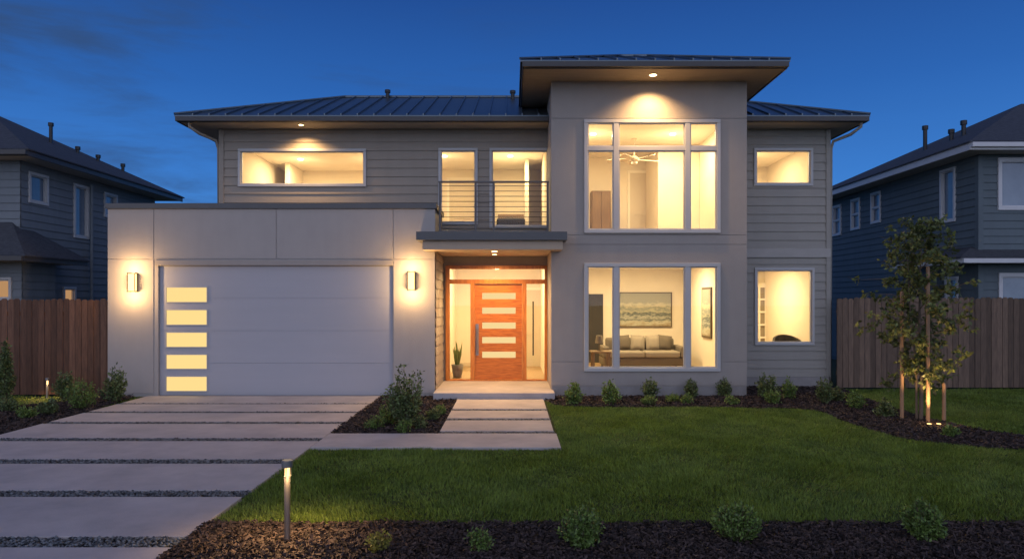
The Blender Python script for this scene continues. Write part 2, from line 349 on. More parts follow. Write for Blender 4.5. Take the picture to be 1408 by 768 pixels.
bedL=chaikin([(-7.56,.2),(-7.56,-9.5),(-10.5,-9.5),(-10.4,-4),(-9.7,-1.6),(-8.8,-.8),(-8.6,.3)],2)
bedF=[(-2.72,-8.1),(14,-8.1),(14,-13.5),(-2.72,-13.5)]
bedI=[(-2.72,-.02),(-2.72,-4.0),(-1.1,-4.0),(-1.1,-.45),(-1.6,-.02)]
for p in (bed,bedL,bedF,bedI): struct('mulch_bed',poly(p,.008),M['mulch'])
struct('gravel_bed',MB().add([(-7.56,-.02,.004),(-7.56,-14,.004),(-2.73,-14,.004),(-2.73,-.02,.004)],[(0,1,2,3)]).add([(-1.09,-.5,.0045),(-1.09,-4.2,.0045),(.63,-4.2,.0045),(.63,-.5,.0045)],[(0,1,2,3)]),M['gravelbase'])
XL,XR=-7.55,-2.72; sd=[13.1,12.1,11.05,9.72,8.4,7.0,5.6,4.2,2.8]; hw=[.06,.085,.095,.11,.12,.12,.125,.13,.1]
mb=MB(); prev=D0-.03; strips=[]
for d,h in zip(sd,hw):
    mb.box(XL,XR,d+h-D0,prev-D0,-.05,.028); strips.append((XL,XR,d-h-D0,d+h-D0)); prev=d-h
mb.box(XL,XR,.8-D0,prev-D0,-.05,.028)
struct('driveway',mb,M['concrete'],bevel=.008)
mb=MB()
for a,b in ((13.62,12.42),(12.22,11.44),(11.24,10.32)): mb.box(-1.09,.63,b-D0,a-D0,-.05,.035)
mb.box(XR+.012,.66,9.16-D0,10.13-D0,-.05,.035)
struct('walkway',mb,M['concrete'],bevel=.008)
wstr=[(-1.09,.63,12.22-D0,12.42-D0),(-1.09,.63,11.24-D0,11.44-D0),(-1.09,.63,10.13-D0,10.32-D0)]
oc=np.array([(1,0,0),(-1,0,0),(0,1,0),(0,-1,0),(0,0,1),(0,0,-1)],float); of=np.array([(0,2,4),(2,1,4),(1,3,4),(3,0,4),(2,0,5),(1,2,5),(3,1,5),(0,3,5)])
P=[]
for s in strips[:7]+wstr:
    ar=(s[1]-s[0])*(s[3]-s[2]); N=int(ar*2400); P.append(np.stack([rng.uniform(s[0],s[1],N),rng.uniform(s[2],s[3],N),rng.uniform(.008,.026,N)],1))
P=np.concatenate(P); N=len(P); sc=rng.uniform(.009,.024,(N,1,3)); sc[:,:,2]*=.6
V=(oc[None]*sc+P[:,None,:]).reshape(-1,3); Fc=(of[None]+np.arange(N)[:,None,None]*6).reshape(-1,3)
npmesh('gravel',V,Fc,M['pebble'],kind='stuff')
def inpoly(x,y,p):
    r=np.zeros(len(x),bool); j=len(p)-1
    for i in range(len(p)):
        xi,yi=p[i]; xj,yj=p[j]
        c=((yi>y)!=(yj>y))&(x<(xj-xi)*(y-yi)/(yj-yi+1e-12)+xi); r^=c; j=i
    return r
def patch(x,y,s=1,ph=0):
    r=0
    for k,(a,b,c) in enumerate(((1.3,.7,.3),(-.8,1.9,1.1),(2.9,-1.7,2.3),(4.1,3.3,.7),(-6.3,5.1,4.0),(9.7,7.9,1.9),(-12,15,2.2))): r=r+np.sin(s*(a*x+b*y)+c+ph)/(1+k*.35)
    return r/3.2
def grassfield(name,x0,x1,y0,y1,dens,bad,sz=1):
    N=int((x1-x0)*(y1-y0)*dens); x=rng.uniform(x0,x1,N); y=rng.uniform(y0,y1,N); d=y+D0
    pt=patch(x,y,2.2)
    ok=(np.abs(x)<.80*d+.6)&(~bad(x,y))&(rng.uniform(0,1,N)<np.clip(1.25-(d-6)*.09,.4,1)*(.8+.25*pt)); x=x[ok];y=y[ok];N=len(x)
    pt=patch(x,y,2.2); p2=patch(x,y,1.3,2)
    hN=rng.uniform(.018,.046,N)*sz*(1+.45*pt); a=rng.uniform(0,6.28,N); wd=rng.uniform(.0025,.005,N)*(1+.06*(y+D0)); lx=rng.normal(0,.015,N)+.022*p2; ly=rng.normal(0,.015,N)+.022*patch(x,y,1.7,4)
    v=np.stack([np.stack([x-np.cos(a)*wd,y-np.sin(a)*wd,np.full(N,-.004)],1),np.stack([x+np.cos(a)*wd,y+np.sin(a)*wd,np.full(N,-.004)],1),np.stack([x+lx,y+ly,hN],1)],1).reshape(-1,3)
    npmesh(name,v,np.arange(N*3).reshape(N,3),M['grass'],kind='stuff')
jit=lambda x:.02*np.sin(x*9)+.015*np.sin(x*23+1)
def badlawn(x,y):
    return inpoly(x,y,bed)|((y>-5.06)&(x<.68))|(y<-8.1+jit(x))
grassfield('grass',-2.70,12.5,-8.15,1.2,6500,badlawn)
grassfield('grass',-13,-7.62,-9,.1,1500,lambda x,y:inpoly(x,y,bedL))
def chips(name,x0,x1,y0,y1,dens,p,sz=1):
    N=int((x1-x0)*(y1-y0)*dens); x=rng.uniform(x0,x1,N); y=rng.uniform(y0,y1,N); d=y+D0
    ok=inpoly(x,y,p)&(np.abs(x)<.8*d+.5); x=x[ok];y=y[ok];N=len(x)
    c=np.stack([x,y,rng.uniform(.008,.035,N)+.012*patch(x,y,6)],1); a=rng.normal(size=(N,3)); a[:,2]*=.45; a/=np.linalg.norm(a,axis=1)[:,None]
    b=rng.normal(size=(N,3)); b-=(b*a).sum(1)[:,None]*a; b/=np.linalg.norm(b,axis=1)[:,None]
    L=(rng.uniform(.010,.032,N)*(1+.8*(rng.uniform(0,1,N)>.93)))[:,None]*sz; w_=rng.uniform(.004,.011,N)[:,None]*sz
    v=np.stack([c-a*L-b*w_,c+a*L-b*w_*.6,c+a*L*.9+b*w_,c-a*L*.8+b*w_*.7],1).reshape(-1,3); v[:,2]=np.maximum(v[:,2],.004)
    npmesh(name,v,np.arange(N*4).reshape(N,4),M['chip'],kind='stuff')
chips('mulch_chips',-2.72,6,-10.2,-8.08,4500,[(-2.72,-8.07),(14,-8.07),(14,-13.5),(-2.72,-13.5)])
chips('mulch_chips',.6,12,-6,1.6,1200,bed,1.3)
chips('mulch_chips',-2.72,-1.1,-4,-.02,1400,bedI,1.2)
chips('mulch_chips',-10.5,-7.56,-9,.1,1000,bedL,1.3)
# ================================================================= HOUSE
GX0,GX1=PX(148,0),PX(598,0); TX0,TX1=PX(758,0),PX(1027,0); UX0,UX1=PX(303,1.6),PX(1140,1.6)
house=thing('modern_house','two storey modern grey stucco house with lit windows, orange wood front door and wide garage','house',(0,2,0))
ho=(PX(217,0),PX(540,0),0.0,PZ(365,0)); gtop=PZ(287,0)
mb=MB(); wall(mb,fr(0),GX0+.01,GX1-.01,.0,gtop,[ho],.3,.014)
mb.box(GX0+.01,GX0+.2,.32,6.2,0,gtop-.01)
part('garage_wall',mb,M['stucco'],house)
g=.008; pn=MB()
for a,b,c,d in ((148,211.5,287,356),(211.5,380,287,356),(380,540.5,287,356),(540.5,598,287,356),(148,211.5,356,541),(540.5,598,356,541)):
    pn.box(PX(a,0)+(g if a!=148 else 0),PX(b,0)-(g if b!=598 else 0),0,.0135,PZ(d,0)+g,PZ(c,0)-(g if c!=287 else 0))
part('stucco_panel',pn,M['stucco'],house,bevel=.004)
hd=MB().box(PX(213,0),PX(540,0),-.02,.012,PZ(364.5,0),PZ(357.5,0)); part('door_header',hd,M['stucco_tower'],house,bevel=.004)
cap=MB(); cap.box(GX0-.03,GX1+.035,-.04,.3,gtop+.001,PZ(279.5,0)); cap.box(GX0-.03,GX0+.25,.3,6.2,gtop+.001,PZ(279.5,0)-.001); cap.box(GX1-.2,GX1+.035,.3,1.57,gtop+.001,PZ(279.5,0)-.001)
part('parapet_cap',cap,M['trimdark'],house,bevel=.006)
part('flat_roof',MB().box(GX0+.2,GX1-.16,.31,1.58,gtop-.3,gtop-.2),M['fascia'],house)
mb=MB(); fg=fE(GX1); wall(mb,fg,.02,1.6,0,gtop-.001,[],.15,.012); part('porch_side_wall',mb,M['siding'],house)
part('lap_siding',siding(MB(),fg,.03,1.59,.05,3.0),M['siding'],house)
gd=MB(); x0,x1_,z1g=ho[0],ho[1],ho[3]-.001
np_=4; ph=(z1g-.02)/np_; dv=.07
glw=[(395,415),(426,446),(457,476.5),(487.5,506.5),(517.5,537)]
wx0,wx1=PX(229,dv),PX(284.5,dv)
holes=[(wx0,wx1,PZ(b,dv),PZ(a,dv)) for a,b in glw]
for i in range(np_): wall(gd,fr(dv),x0+.008,x1_-.008,.02+i*ph+.003,.02+(i+1)*ph-.003,holes,.05)
door=part('garage_door',gd,M['garage'],house,bevel=.004)
part('door_liner',MB().box(x0,x1_,dv+.012,dv+.09,.012,z1g-.002),M['garage'],door)
part('bottom_seal',MB().box(x0,x1_,dv-.002,dv+.011,.0,.021),M['black'],door)
for h in holes:
    b=MB(); q=.018
    b.box(h[0],h[1],dv-.015,dv-.002,h[3],h[3]+q); b.box(h[0],h[1],dv-.015,dv-.002,h[2]-q,h[2]); b.box(h[0]-q,h[0],dv-.015,dv-.002,h[2]-q,h[3]+q); b.box(h[1],h[1]+q,dv-.015,dv-.002,h[2]-q,h[3]+q)
    part('lite_frame',b,M['winframe'],door)
    part('lite',MB().box(h[0]+.002,h[1]-.002,dv+.004,dv+.0115,h[2]+.002,h[3]-.002),M['frost'],door)
# --- tower
tw_u=(PX(803,0),PX(990,0),PZ(320.5,0),PZ(164.5,0)); tw_l=(PX(803,0),PX(990,0),PZ(510,0),PZ(361.5,0))
ttop=PZ(112,0)
mb=MB(); wall(mb,fr(0),TX0+.002,TX1-.002,0,ttop,[tw_u,tw_l],.2,.014); mb.box(TX0+.001,TX0+.15,.215,5,0.0,ttop-.002); mb.box(TX1-.15,TX1-.001,.215,5,0,ttop-.002)
part('tower_wall',mb,M['stucco_tower'],house)
pn=MB(); zz=[PZ(530,0),PZ(497,0),PZ(336,0),PZ(323,0),PZ(163,0),ttop]
for a,b in zip(zz,zz[1:]):
    wall(pn,fr(0),TX0,TX1,a+g,b-g if b!=ttop else b,[tw_u,tw_l],.0135,0)
part('stucco_panel',pn,M['stucco_tower'],house)
part('foundation',MB().box(TX0+.02,TX1-.02,-.004,.0135,0,PZ(531,0)),M['found'],house)
S0=PX(847,0); S1=PX(945,0)
window(house,fr(0),*tw_u,vs=(S0,S1),hs=(PZ(204.5,0),),fw=.075,mw=.11)
window(house,fr(0),*tw_l,vs=(S0,S1),fw=.075,mw=.11)
wL=(PX(328,1.6),PX(504,1.6),PZ(257,1.6),PZ(205,1.6)); wB=(PX(603,1.6),PX(657,1.6),PZ(309,1.6),PZ(204,1.6)); wC=(PX(673,1.6),PX(757,1.6),PZ(314,1.6),PZ(204,1.6))
utop=5.96; mid=3.15
mb=MB(); wall(mb,fr(1.6),UX0,TX0-.001,mid,utop,[wL,wB,wC],.15); mb.box(UX0+.001,UX0+.15,1.76,6.2,3.5,utop-.001)
part('upper_wall',mb,M['siding'],house)
part('lap_siding',siding(MB(),fr(1.6),UX0,TX0-.002,3.66,utop-.01,[wL,wB,wC]),M['siding'],house)
part('corner_board',MB().box(UX0-.02,UX0+.09,1.56,1.74,3.7,utop-.012),M['siding'],house)
for wn in (wL,wB,wC): window(house,fr(1.6),*wn,fw=.06,proud=.055)
w1=(PX(1036,1.6),PX(1117,1.6),PZ(256,1.6),PZ(204,1.6)); w2=(PX(1037,1.6),PX(1119,1.6),PZ(474,1.6),PZ(368,1.6))
mb=MB(); wall(mb,fr(1.6),TX1-.002,UX1,0,utop,[w1,w2],.15); mb.box(UX1-.15,UX1-.001,1.76,6.2,0,utop-.001); mb.box(-8.3,UX1-.16,6.05,6.2,0,utop-.002)
part('wing_wall',mb,M['siding_wing'],house)
bz0,bz1=PZ(354,1.6),PZ(342,1.6)
part('lap_siding',siding(MB(),fr(1.6),TX1,UX1,.24,bz0,[w2]),M['siding_wing'],house)
part('lap_siding',siding(MB(),fr(1.6),TX1,UX1,bz1,utop-.01,[w1]),M['siding_wing'],house)
part('belly_band',MB().box(TX1,UX1+.02,1.55,1.597,bz0,bz1),M['band'],house,bevel=.005)
cb=MB().box(UX1-.08,UX1+.02,1.561,1.72,.24,bz0-.001); part('corner_board',cb,M['siding_wing'],house)
cb=MB().box(UX1-.08,UX1+.02,1.561,1.72,bz1+.001,utop-.012); part('corner_board',cb,M['siding_wing'],house)
part('foundation',MB().box(TX1,UX1-.01,1.575,1.598,0,.235),M['found'],house)
for wn in (w1,w2): window(house,fr(1.6),*wn,fw=.06,proud=.055)
hip_roof(house,-7.41,7.86,.9,6.9,5.94,6.09,.425,M['roof'],M['fascia'],M['soffit_l'],ribs=.36,segs=[(-7.41,TX0-.003),(TX1+.003,7.86)])
hip_roof(house,.20,5.39,-.84,3.76,6.53,6.69,.385,M['roof'],M['fascia'],M['soffit_t'],ribs=.36)
for p,q,yy in ((533,126,3.75),(705,127,3.5)):
    x_=PX(p,yy); b=MB().tube([(x_,yy,6.9),(x_,yy,PZ(q,yy)-.03)],.05,10); b.tube([(x_,yy,PZ(q,yy)-.03),(x_,yy,PZ(q,yy)+.04)],.075,10); part('vent_pipe',b,M['black'],house)
b=MB().tube([(UX1+.42,.95,5.97),(UX1+.42,.98,5.86),(UX1+.3,1.2,5.74),(UX1+.06,1.52,5.66),(UX1+.045,1.6,5.5),(UX1+.045,1.66,.1)],.035,8); part('downspout',b,M['siding_wing'],house,smooth=True)
b=MB().tube([(UX0-.42,.95,5.97),(UX0-.42,.98,5.86),(UX0-.3,1.2,5.76),(UX0-.07,1.52,5.68),(UX0-.05,1.62,5.5),(UX0-.05,1.64,4.1)],.035,8); part('downspout',b,M['siding'],house,smooth=True)
# --- canopy
ca=MB().box(PX(572,-.6),PX(780,-.6),-.6,-.02,PZ(330,-.6),PZ(318,-.6)); ca.box(GX1+.04,TX0-.003,-.02,1.59,3.2,3.34)
part('canopy',ca,M['trimdark'],house,bevel=.008)
cz=PZ(343,-.5)
cb=MB().box(PX(581,-.5),PX(774,-.5),-.5,-.03,cz,PZ(330.5,-.5)); cb.box(GX1+.005,TX0-.005,-.03,1.59,cz,3.195)
part('canopy_soffit',cb,M['soffit'],house,bevel=.005)
dY=1.6; px0,px1=PX(613,dY),TX0-.004
dw=(px0,px1,PZ(524.5,dY),PZ(365,dY))
mb=MB(); wall(mb,fr(dY),GX1,TX0-.001,0,mid-.001,[dw],.15); part('entry_wall',mb,M['siding'],house)
fb=MB(); zb,zt=dw[2],dw[3]
p1,p2=PX(650,dY),PX(721,dY); pw=.09; ztr=PZ(387,dY)
fb.box(px0,px1,dY-.06,dY+.12,zt-.08,zt); fb.box(px0,px1,dY-.06,dY+.12,zb,zb+.06)
fb.box(px0,px0+pw,dY-.059,dY+.119,zb+.06,zt-.08); fb.box(px1-.06,px1,dY-.059,dY+.119,zb+.06,zt-.08)
fb.box(px0+pw,px1-.06,dY-.058,dY+.118,ztr-.05,ztr+.05)
for p in (p1,p2): fb.box(p-.05,p+.05,dY-.057,dY+.117,zb+.06,ztr-.05)
fo=part('door_frame',fb,M['doorwood'],house,bevel=.006)
part('sidelight_pane',MB().box(px0+pw,p1-.05,dY+.02,dY+.026,zb+.06,ztr-.05),M['glass'],fo)
part('sidelight_pane',MB().box(p2+.05,px1-.06,dY+.02,dY+.026,zb+.06,ztr-.05),M['glass'],fo)
part('transom_pane',MB().box(px0+pw,px1-.06,dY+.02,dY+.026,ztr+.05,zt-.08),M['glass'],fo)
hx=PX(733,dY); part('pull_handle',MB().tube([(hx,dY-.05,PZ(488,dY)),(hx,dY-.05,PZ(414,dY))],.016,10).tube([(hx,dY-.05,PZ(480,dY)),(hx,dY+.02,PZ(480,dY))],.01,8).tube([(hx,dY-.05,PZ(422,dY)),(hx,dY+.02,PZ(422,dY))],.01,8),M['black'],fo)
dl=MB(); lit=[(402.5,411),(422.5,431),(443,451.5),(463,471.5),(483,491.5)]
lh=[(PX(663,dY),PX(709,dY),PZ(b,dY),PZ(a,dY)) for a,b in lit]
wall(dl,fr(dY-.01),p1+.054,p2-.054,zb+.064,ztr-.054,lh,.055)
dd=part('front_door',dl,M['doorwood_h'],house,bevel=.004)
for h in lh: part('door_lite',MB().box(h[0],h[1],dY+.015,dY+.02,h[2],h[3]),M['doorfrost'],dd)
hx=p1+.105; b=MB().tube([(hx,dY-.075,PZ(485,dY)),(hx,dY-.075,PZ(452,dY))],.022,10); b.tube([(hx,dY-.07,PZ(481,dY)),(hx,dY-.01,PZ(481,dY))],.012,8); b.tube([(hx,dY-.07,PZ(456,dY)),(hx,dY-.01,PZ(456,dY))],.012,8); b.box(hx-.035,hx+.035,dY-.03,dY-.0105,PZ(488,dY),PZ(445,dY))
part('door_handle',b,M['steel'],dd)
part('porch_slab',MB().box(GX1+.02,.86,-.5,dY-.002,.0,.15),M['concrete'],house,bevel=.012)
# --- balcony railing
ry=.25; zt_=PZ(250,ry); zb_=PZ(316,ry)
rail=MB(); xs=[PX(605,ry),PX(654,ry),PX(679,ry),PX(753,ry)]
for x_ in xs: rail.box(x_-.022,x_+.022,ry-.022,ry+.022,3.341,zt_-.021)
rail.box(xs[0]-.03,xs[3]+.03,ry-.03,ry+.03,zt_-.02,zt_+.015); rail.box(xs[0]+.023,xs[1]-.023,ry-.015,ry+.015,zb_-.04,zb_-.01); rail.box(xs[2]+.023,xs[3]-.023,ry-.015,ry+.015,zb_-.04,zb_-.01)
ro=part('balcony_railing',rail,M['railing'],house,bevel=.003)
for i in range(9):
    z=zb_+(zt_-zb_)*(i+.5)/9.3
    part('rail_cable',MB().tube([(xs[0],ry,z),(xs[3],ry,z)],.007,6),M['railing'],ro)
def downlight(x,y,z,power=35,spot=110,r=.07):
    part('downlight',MB().tube([(x,y,z-.012),(x,y,z+.01)],r,20),M['lampglow'],house)
    part('downlight_trim',MB().lathe(x,y,[(r+.025,z-.008),(r+.025,z+.01)],20),M['white'],house)
    lamp('SPOT','downlight_lamp',(x,y,z-.03),power,size=.05,spot=spot,blend=.9)
downlight(PX(898,-.42),-.42,6.55,400,135)
downlight(PX(414,1.2),1.2,5.96,200,140,.05)
downlight(PX(680,-.1),-.1,cz,200,155,.06)
downlight(PX(680,.9),.85,cz,260,160,.05)
for px_,py_,lb in ((183,388,'black wall lantern with frosted glass on the stucco left of the garage door'),(566,386,'black wall lantern with frosted glass between garage door and porch')):
    x_=PX(px_,-.06); z_=PZ(py_,-.06); r=thing('wall_sconce',lb,'wall light',(x_,-.001,z_))
    part('back_plate',MB().box(x_-.06,x_+.06,-.02,-.001,z_-.17,z_+.17),M['black'],r)
    b=MB(); b.box(x_-.085,x_+.085,-.15,-.021,z_+.18,z_+.2); b.box(x_-.085,x_+.085,-.15,-.021,z_-.2,z_-.18)
    for sx in (-1,1):
        for yy in (-.147,-.034): b.box(x_+sx*.075-.006,x_+sx*.075+.006,yy,yy+.012,z_-.18,z_+.18)
    part('lantern_frame',b,M['black'],r)
    part('glass_shade',MB().box(x_-.064,x_+.064,-.134,-.04,z_-.175,z_+.175),M['sconceglow'],r)
    lamp('POINT','sconce_lamp',(x_,-.27,z_+.26),25,size=.05); lamp('POINT','sconce_lamp',(x_,-.27,z_-.26),25,size=.05)
# ================================================================= INTERIORS
def room(x0,x1,y0,y1,z0,z1,power,n=2,ly=None,lx=None):
    power*=.8
    a=MB(); a.quad((x0,y1,z0),(x1,y1,z0),(x1,y1,z1),(x0,y1,z1)); a.quad((x0,y0,z0),(x0,y1,z0),(x0,y1,z1),(x0,y0,z1)); a.quad((x1,y0,z0),(x1,y1,z0),(x1,y1,z1),(x1,y0,z1))
    part('interior_wall',a,M['wallin'],house)
    part('room_floor',MB().quad((x0,y0,z0),(x1,y0,z0),(x1,y1,z0),(x0,y1,z0)),M['floorin'],house)
    part('room_ceiling',MB().quad((x0,y0,z1),(x1,y0,z1),(x1,y1,z1),(x0,y1,z1)),M['ceilin'],house)
    bs=MB().box(x0+.001,x1-.001,y1-.02,y1-.001,z0,z0+.1); part('skirting_board',bs,M['doorin'],house)
    ly=ly or (y0+y1)/2
    for i in range(n):
        x_=x0+(x1-x0)*(i+.5)/n
        part('ceiling_lamp',MB().tube([(x_,ly,z1-.03),(x_,ly,z1-.002)],.07,20),M['lampglow'],house)
        lamp('AREA','room_lamp',(x_,ly,z1-.04),power/n,size=.3,col=ROOM)
        lamp('POINT','room_bounce_lamp',(x_,ly,z1-.45),power/n*.18,size=.06,col=ROOM)
room(TX0+.16,TX1-.16,.22,4.6,.3,2.86,190,2)
room(TX0+.16,TX1-.16,.22,4.6,3.45,5.93,205,2,ly=1.9)
room(UX0+.16,-2.65,1.76,5.6,3.45,5.75,165,2,ly=3.9)
room(-2.6,TX0-.01,1.76,5.4,3.45,5.75,150,2,ly=3.5)
room(TX1+.01,UX1-.16,1.76,5.0,3.45,5.75,90,1)
room(TX1+.01,UX1-.16,1.76,5.2,.3,2.86,105,1)
room(GX1+.02,TX0-.01,1.76,5.2,.14,3.05,165,1,ly=3)
Yb=4.6
pt=thing('seascape_picture','wide framed seascape picture on the living room back wall above the sofa','picture',(PX(887,Yb),Yb-.001,PZ(448,Yb)))
x0,x1_,z0,z1_=PX(852,Yb),PX(922,Yb),PZ(448,Yb),PZ(403,Yb)
b=MB(); b.box(x0-.03,x1_+.03,Yb-.05,Yb-.002,z1_,z1_+.03); b.box(x0-.03,x1_+.03,Yb-.05,Yb-.002,z0-.03,z0); b.box(x0-.03,x0,Yb-.05,Yb-.002,z0,z1_); b.box(x1_,x1_+.03,Yb-.05,Yb-.002,z0,z1_)
part('picture_frame',b,M['artframe'],pt); part('canvas',MB().box(x0,x1_,Yb-.035,Yb-.003,z0,z1_),M['art'],pt)
xw=TX1-.161; ya,yb_=1.9,2.7
pt=thing('side_wall_picture','narrow tall framed picture on the right side wall of the living room','picture',(xw,2.4,1.2))
part('picture_frame',MB().box(xw-.035,xw-.001,ya,yb_,1.1,2.32),M['artframe'],pt); part('canvas',MB().box(xw-.04,xw-.036,ya+.05,yb_-.05,1.15,2.27),M['art'],pt)
def sofa(x0,x1,y0,y1,z,label):
    r=thing('sofa',label,'sofa',((x0+x1)/2,(y0+y1)/2,z))
    part('sofa_base',MB().box(x0,x1,y0+.04,y1,z+.08,z+.28),M['sofa'],r,bevel=.03)
    part('backrest',MB().box(x0+.16,x1-.16,y1-.22,y1,z+.281,z+.74),M['sofa'],r,bevel=.05)
    for a in ((x0,x0+.155),(x1-.155,x1)): part('armrest',MB().box(a[0],a[1],y0,y1-.002,z+.282,z+.56),M['sofa'],r,bevel=.04)
    m_=(x0+x1)/2
    for a in ((x0+.165,m_-.005),(m_+.005,x1-.165)): part('seat_cushion',MB().box(a[0],a[1],y0,y1-.225,z+.283,z+.44),M['cush2'],r,bevel=.04)
    for sx in (x0+.08,x1-.08):
        for sy in (y0+.12,y1-.1): part('leg',MB().tube([(sx,sy,z),(sx,sy,z+.081)],.025,8),M['artframe'],r)
    return r
sofa(PX(826,3.2),PX(938,3.2),2.7,3.6,.3,'long grey sofa in the living room facing the window under the seascape')
def cushion(x,y,z,s,rot,m,label):
    b=MB(); n=8
    for sgn in (1,-1):
        base=len(b.v)
        for i in range(n+1):
            for j in range(n+1):
                u=i/n*2-1; v=j/n*2-1; th=.075*(1-u**4)*(1-v**4)+.008
                X_=u*s/2; Z_=v*s/2
                c,s_=math.cos(rot),math.sin(rot); b.v.append((x+X_*c-Z_*s_,y-.12+sgn*th+Z_*.25,z+s/2+X_*s_+Z_*c))
        for i in range(n):
            for j in range(n):
                q=base+i*(n+1)+j; b.f.append((q,q+1,q+n+2,q+n+1))
    solo('cushion',b,m,label,'cushion',smooth=True)
for p,m_,rt,lb in ((856,M['cush'],.1,'dark scatter cushion at the left end of the living room sofa'),(876,M['cush2'],-.06,'pale scatter cushion left of the sofa middle'),(897,M['cush2'],.05,'pale scatter cushion right of the sofa middle, lying between two others'),(913,M['cush'],-.12,'dark scatter cushion at the right end of the living room sofa')):
    cushion(PX(p,3.3),3.36,.75,.36,rt,m_,lb)
def table(x0,x1,y0,y1,z,h,name,label,m_):
    r=thing(name,label,'table',((x0+x1)/2,(y0+y1)/2,z)); part('table_top',MB().box(x0,x1,y0,y1,z+h-.04,z+h),m_,r,bevel=.01)
    for sx in (x0+.05,x1-.05):
        for sy in (y0+.05,y1-.05): part('leg',MB().box(sx-.02,sx+.02,sy-.02,sy+.02,z,z+h-.041),m_,r)
    return r
table(PX(811,2),PX(838,2),1.6,2.1,.3,.52,'side_table','small square wooden side table at the left of the living room window',M['cabin'])
part('interior_door',MB().box(PX(806,Yb),PX(829,Yb),Yb-.04,Yb-.003,.3,PZ(404,Yb)),M['darkfab'],house)
lt=thing('table_lamp','small lamp with cream shade on the living room side table','lamp',(PX(824,1.85),1.85,.82))
part('lamp_base',MB().lathe(PX(824,1.85),1.85,[(.05,.82),(.05,.835),(.015,.85),(.015,1.02)],14),M['artframe'],lt); part('lamp_shade',MB().lathe(PX(824,1.85),1.85,[(.10,1.0),(.07,1.18)],18),M['cush2'],lt)
def idoor(x0,x1,y,z0,z1,m_):
    b=MB(); q=.07
    b.box(x0-q,x0,y-.05,y-.002,z0,z1+q); b.box(x1,x1+q,y-.05,y-.002,z0,z1+q); b.box(x0,x1,y-.05,y-.002,z1,z1+q)
    o=part('interior_door_frame',b,M['ceilin'],house)
    d=MB(); wall(d,fr(y-.035),x0,x1,z0,z1,[(x0+.12,x1-.12,z0+.15,z0+.9),(x0+.12,x1-.12,z0+1.05,z1-.14)],.02); d.box(x0,x1,y-.014,y-.004,z0,z1)
    d=part('interior_door',d,m_,o); part('door_knob',MB().tube([(x1-.07,y-.09,z0+1),(x1-.07,y-.04,z0+1)],.025,10),M['steel'],d)
idoor(PX(866,4.6),PX(888,4.6)+.3,4.6,3.45,5.5,M['doorin'])
part('partition_wall',MB().box(PX(905,3.0),PX(905,3.0)+.12,3.0,4.59,3.451,5.925),M['wallin'],house)
part('partition_wall',MB().box(PX(905,3.0)+.121,TX1-.165,3.0,3.1,3.451,5.926),M['wallin'],house)
wd=thing('wardrobe','brown double door wardrobe at the left of the upper tower room','wardrobe',(PX(824,4.2),4.3,3.45))
xa,xb=PX(814,4.1),PX(840,4.1); part('carcass',MB().box(xa,xb,4.12,4.58,3.46,PZ(262,4.1)),M['cabin'],wd)
xm=(xa+xb)/2
for a,c in ((xa+.02,xm-.006),(xm+.006,xb-.02)): part('wardrobe_door',MB().box(a,c,4.09,4.118,3.5,PZ(264,4.1)),M['cabin'],wd)
fx,fy,fz=PX(872,2.4),2.4,PZ(220,2.4)
fan=thing('ceiling_fan','white ceiling fan hanging in the upper tower room','ceiling fan',(fx,fy,5.93))
part('down_rod',MB().tube([(fx,fy,5.925),(fx,fy,fz+.09)],.016,8),M['doorin'],fan); part('canopy_cup',MB().lathe(fx,fy,[(.03,5.86),(.07,5.925)],14),M['doorin'],fan)
part('motor',MB().lathe(fx,fy,[(.05,fz-.05),(.11,fz-.02),(.12,fz+.04),(.06,fz+.09)],18),M['doorin'],fan)
part('fan_light',MB().lathe(fx,fy,[(.02,fz-.11),(.07,fz-.09),(.08,fz-.051)],16),M['ceilin'],fan)
for k in range(5):
    a=k*2*math.pi/5+.3; c,s_=math.cos(a),math.sin(a); b=MB(); pts=[]
    for r_,w_ in ((.1,.03),(.2,.055),(.62,.075),(.66,.05)):
        for sg in (-1,1): pts+= [(fx+c*r_-s_*w_*sg,fy+s_*r_+c*w_*sg,fz+.02+.02*sg)]
    vv=pts+[(p[0],p[1],p[2]-.01) for p in pts]
    fs=[(0,2,3,1),(2,4,5,3),(4,6,7,5),(8,9,11,10),(10,11,13,12),(12,13,15,14),(0,1,9,8),(6,14,15,7)]+[(i,i+8,i+10,i+2) for i in (0,2,4,1,3,5)]
    b.add(vv,fs); part('fan_blade',b,M['doorin'],fan)
bk=thing('tall_cabinet','dark open cabinet at the left inside the long upper window','cabinet',(PX(343,3.5),3.6,3.45))
xa,xb=PX(336,3.4),PX(352,3.4); part('cabinet_frame',MB().box(xa,xa+.03,3.4,3.8,3.46,5.2).box(xb-.03,xb,3.4,3.8,3.46,5.2).box(xa+.031,xb-.031,3.77,3.799,3.46,5.2),M['cabin'],bk)
for z in (3.9,4.4,4.8,5.18): part('shelf',MB().box(xa+.031,xb-.031,3.41,3.769,z-.02,z),M['cabin'],bk)
part('partition_wall',MB().box(PX(392,4.4),PX(392,4.4)+.12,4.4,5.59,3.451,5.745),M['wallin'],house)
idoor(PX(365,5.6)-.3,PX(365,5.6)+.5,5.6,3.45,5.4,M['doorin'])
bd=thing('bed','low bed with dark cover behind the right balcony window','bed',(PX(712,3.6),3.7,3.45))
xa,xb=PX(683,3.2),PX(722,3.2); part('mattress',MB().box(xa,xb,3.0,4.8,3.8,4.08),M['darkfab'],bd,bevel=.05); part('bed_base',MB().box(xa,xb,3.0,4.8,3.5,3.799),M['cabin'],bd)
part('headboard',MB().box(xa,xb,4.81,4.88,3.5,4.4),M['cabin'],bd); part('pillow',MB().box(xa+.1,xb-.1,4.35,4.75,4.09,4.25),M['darkfab'],bd,bevel=.06)
